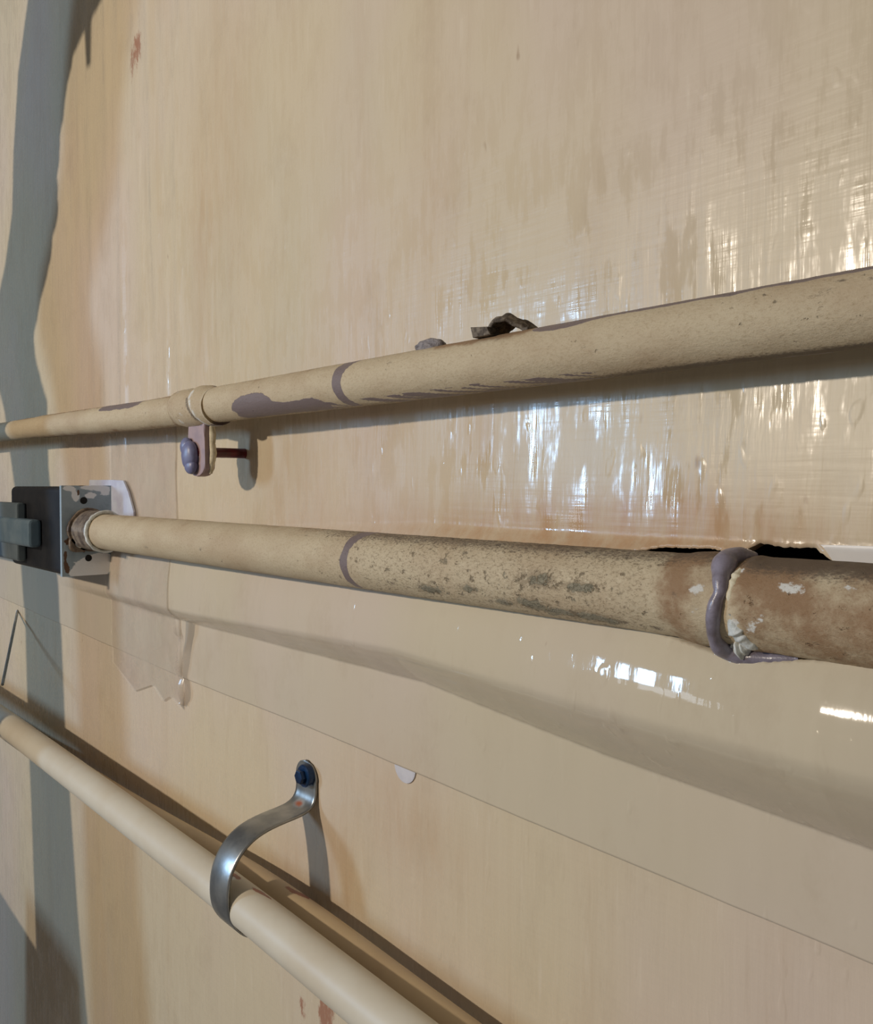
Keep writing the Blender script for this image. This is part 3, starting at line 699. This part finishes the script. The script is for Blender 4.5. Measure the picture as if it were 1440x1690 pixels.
for i in range(len(pr)):
    w = WST
    if arc[i] < WST: w = math.sqrt(max(0, WST ** 2 - (WST - arc[i]) ** 2)) + .0006
    crown = 0.0016 * sst(.04, .06, arc[i])
    for s in acr:
        off = crown * (1 - s * s) + 0.0010 * math.exp(-((abs(s) - .92) / .07) ** 2) * 0.6
        V.append((XST + s * w, -(pr[i, 0] - nm[i, 0] * off * 0 + (-nm[i, 0]) * -off * 0 + off * abs(tg[i, 1])), CZ + pr[i, 1] + off * abs(tg[i, 0])))
        at_r.append(0.62 * math.exp(-((arc[i] - .039) / .007) ** 2 - ((s + .1) / .6) ** 2))
so_ = mesh_obj('strap_band', V, [q[::-1] for q in grid_faces(len(pr), 13)], M['galv'], strap, attrs={'rust': at_r})
so = so_.modifiers.new('thick', 'SOLIDIFY'); so.thickness = 0.0016; so.offset = 0
sc = at(508, 1279, .003)
bm = bmesh.new(); prism(bm, [(sc[0] + .0098 * math.cos(t), sc[2] + .0098 * math.sin(t)) for t in np.linspace(0, 2 * math.pi, 29)[:-1]], 'y', -.0085, -.0012, .0022, 3)
sh = bm_obj('screw', bm, M['blue_screw'], strap, False, label='blue hex-washer screw')
bm = bmesh.new(); prism(bm, [(sc[0] + .0062 * math.cos(t), sc[2] + .0062 * math.sin(t)) for t in np.linspace(0, 2 * math.pi, 7)[:-1]], 'y', -.0130, -.0084, .0010, 2)
hx = bm_obj('screw_head', bm, M['blue_screw'], strap); hx.location = -strap.location

# wall anchor peeking out under the panel seam
an = at(668, 1268)
ah = float(wall_height(np.array(an[0]), np.array(an[2] - CZ))) 
bm = bmesh.new(); prism(bm, [(an[0] + .0125 * math.cos(t), an[2] + .0015 + .0125 * math.sin(t)) for t in np.linspace(0, 2 * math.pi, 33)[:-1]], 'y', -ah - .0006, -ah + .0015, .0003, 2)
bm_obj('wall_anchor', bm, M['anchor'], None, False, label='pale round plastic cap half hidden under the panel seam', cat='wall anchor')

# tie wire from the wall down to the plastic pipe
w0 = at(29, 1008, .0); w1 = at(4, 1130, G3 + R3)
P = [w0 + (w1 - w0) * t  for t in np.linspace(0, 1, 16)]
V, f = sweep(P, .0020, 8)
mesh_obj('tie_wire', V, f, M['wire'], None, label='thin grey wire slanting from the wall to the plastic pipe', cat='wire')

# canvas strip that hangs off to the left and throws the tall grey shadow
KH = 0.285
Lft = [(48, -260), (46, 0), (30, 120), (22, 250), (20, 350), (8, 440), (-8, 520), (-12, 600), (8, 680), (24, 800), (33, 900), (40, 1000), (46, 1200), (54, 1400), (64, 1690), (72, 1900)]
Rgt = [(190, -260), (182, -60), (172, -5), (164, 4), (158, 18), (150, 30), (146, 44), (138, 56), (133, 60), (126, 78), (120, 92), (117, 112), (112, 126), (110, 150), (105, 172), (104, 200), (100, 232), (98, 262), (96, 310), (94, 350), (88, 395), (78, 445), (68, 490), (58, 545), (56, 585), (66, 625), (76, 660), (79, 770), (90, 900), (98, 970), (103, 1100), (107, 1200), (116, 1330), (128, 1500), (144, 1690), (156, 1900)]
def back(p):
    w = at(*p); t = (WPOS[1] + KH) / WPOS[1]
    q = WPOS + (w - WPOS) * t
    return (q[0], q[2])
LB = np.array([back(p) for p in Lft])[::-1]; RB = np.array([back(p) for p in Rgt])[::-1]
zs = np.unique(np.concatenate([np.linspace(max(LB[0, 1], RB[0, 1]), min(LB[-1, 1], RB[-1, 1]), 400), RB[1:-1, 1]]))
bm = bmesh.new()
def slab(quads):
    for q in quads:
        a_ = [bm.verts.new((p[0], -KH, p[1])) for p in q]; b_ = [bm.verts.new((p[0], -KH + .004, p[1])) for p in q]
        bm.faces.new(a_); bm.faces.new(b_[::-1])
        for i_ in range(4): bm.faces.new((a_[i_], b_[i_], b_[(i_ + 1) % 4], a_[(i_ + 1) % 4]))
xl = np.interp(zs, LB[:, 1], LB[:, 0]); xr = np.interp(zs, RB[:, 1], RB[:, 0])
xr = xr + 0.016 * (vnoise((zs * 45), 2.5) - .5) * sst(CZ + .02, CZ + .25, zs) + 0.012 * (vnoise(zs * 120, 6.5) - .5) * sst(CZ + .1, CZ + .3, zs)
slab([((xl[i], zs[i]), (xr[i], zs[i]), (xr[i + 1], zs[i + 1]), (xl[i + 1], zs[i + 1])) for i in range(len(zs) - 1)])
slab([(back((139, 30)), back((151, 28)), back((150, 108)), back((143, 112)))])
bmesh.ops.remove_doubles(bm, verts=bm.verts, dist=1e-6)
bm_obj('canvas_strip', bm, M['cloth'], None, False, label='grey canvas strip with ragged edge hanging at far left, seen by its shadow', cat='cloth')

# board that leans against the pipes at the far lower left, out of the picture; its shadows cross the lower left corner
KB = 0.20
def backb(p):
    w = at(*p); t = (WPOS[1] + KB) / WPOS[1]
    q = WPOS + (w - WPOS) * t
    return (q[0], q[2])
bm = bmesh.new()
prism(bm, [backb(p) for p in ((-4, 1474), (0, 1480), (72, 1592), (76, 1720), (80, 2000), (-4, 2000))], 'y', -KB - .009, -KB + .009, .002)
bm_obj('leaning_board', bm, M['board'], None, False, label='grey-brown board leaning at far lower left, seen by its shadow', cat='board')

# white paper patch on the sheet right of the torn opening
pA, pB, pC_, pD = [at(*q) for q in ((1352, 899, .008), (1560, 905, .008), (1560, 950, .008), (1384, 925, .008))]
def patch_fn(u, v):
    a_ = pD + (pC_ - pD) * u; b_ = pA + (pB - pA) * u
    p = a_ + (b_ - a_) * v
    return float(p[0]), float(p[2] - CZ)
sheet_strip('paper_patch', patch_fn, 30, 8, .0012, M['paper'], None, .0004, 40, 20, label='small white paper patch at the right edge above the middle pipe', cat='patch')
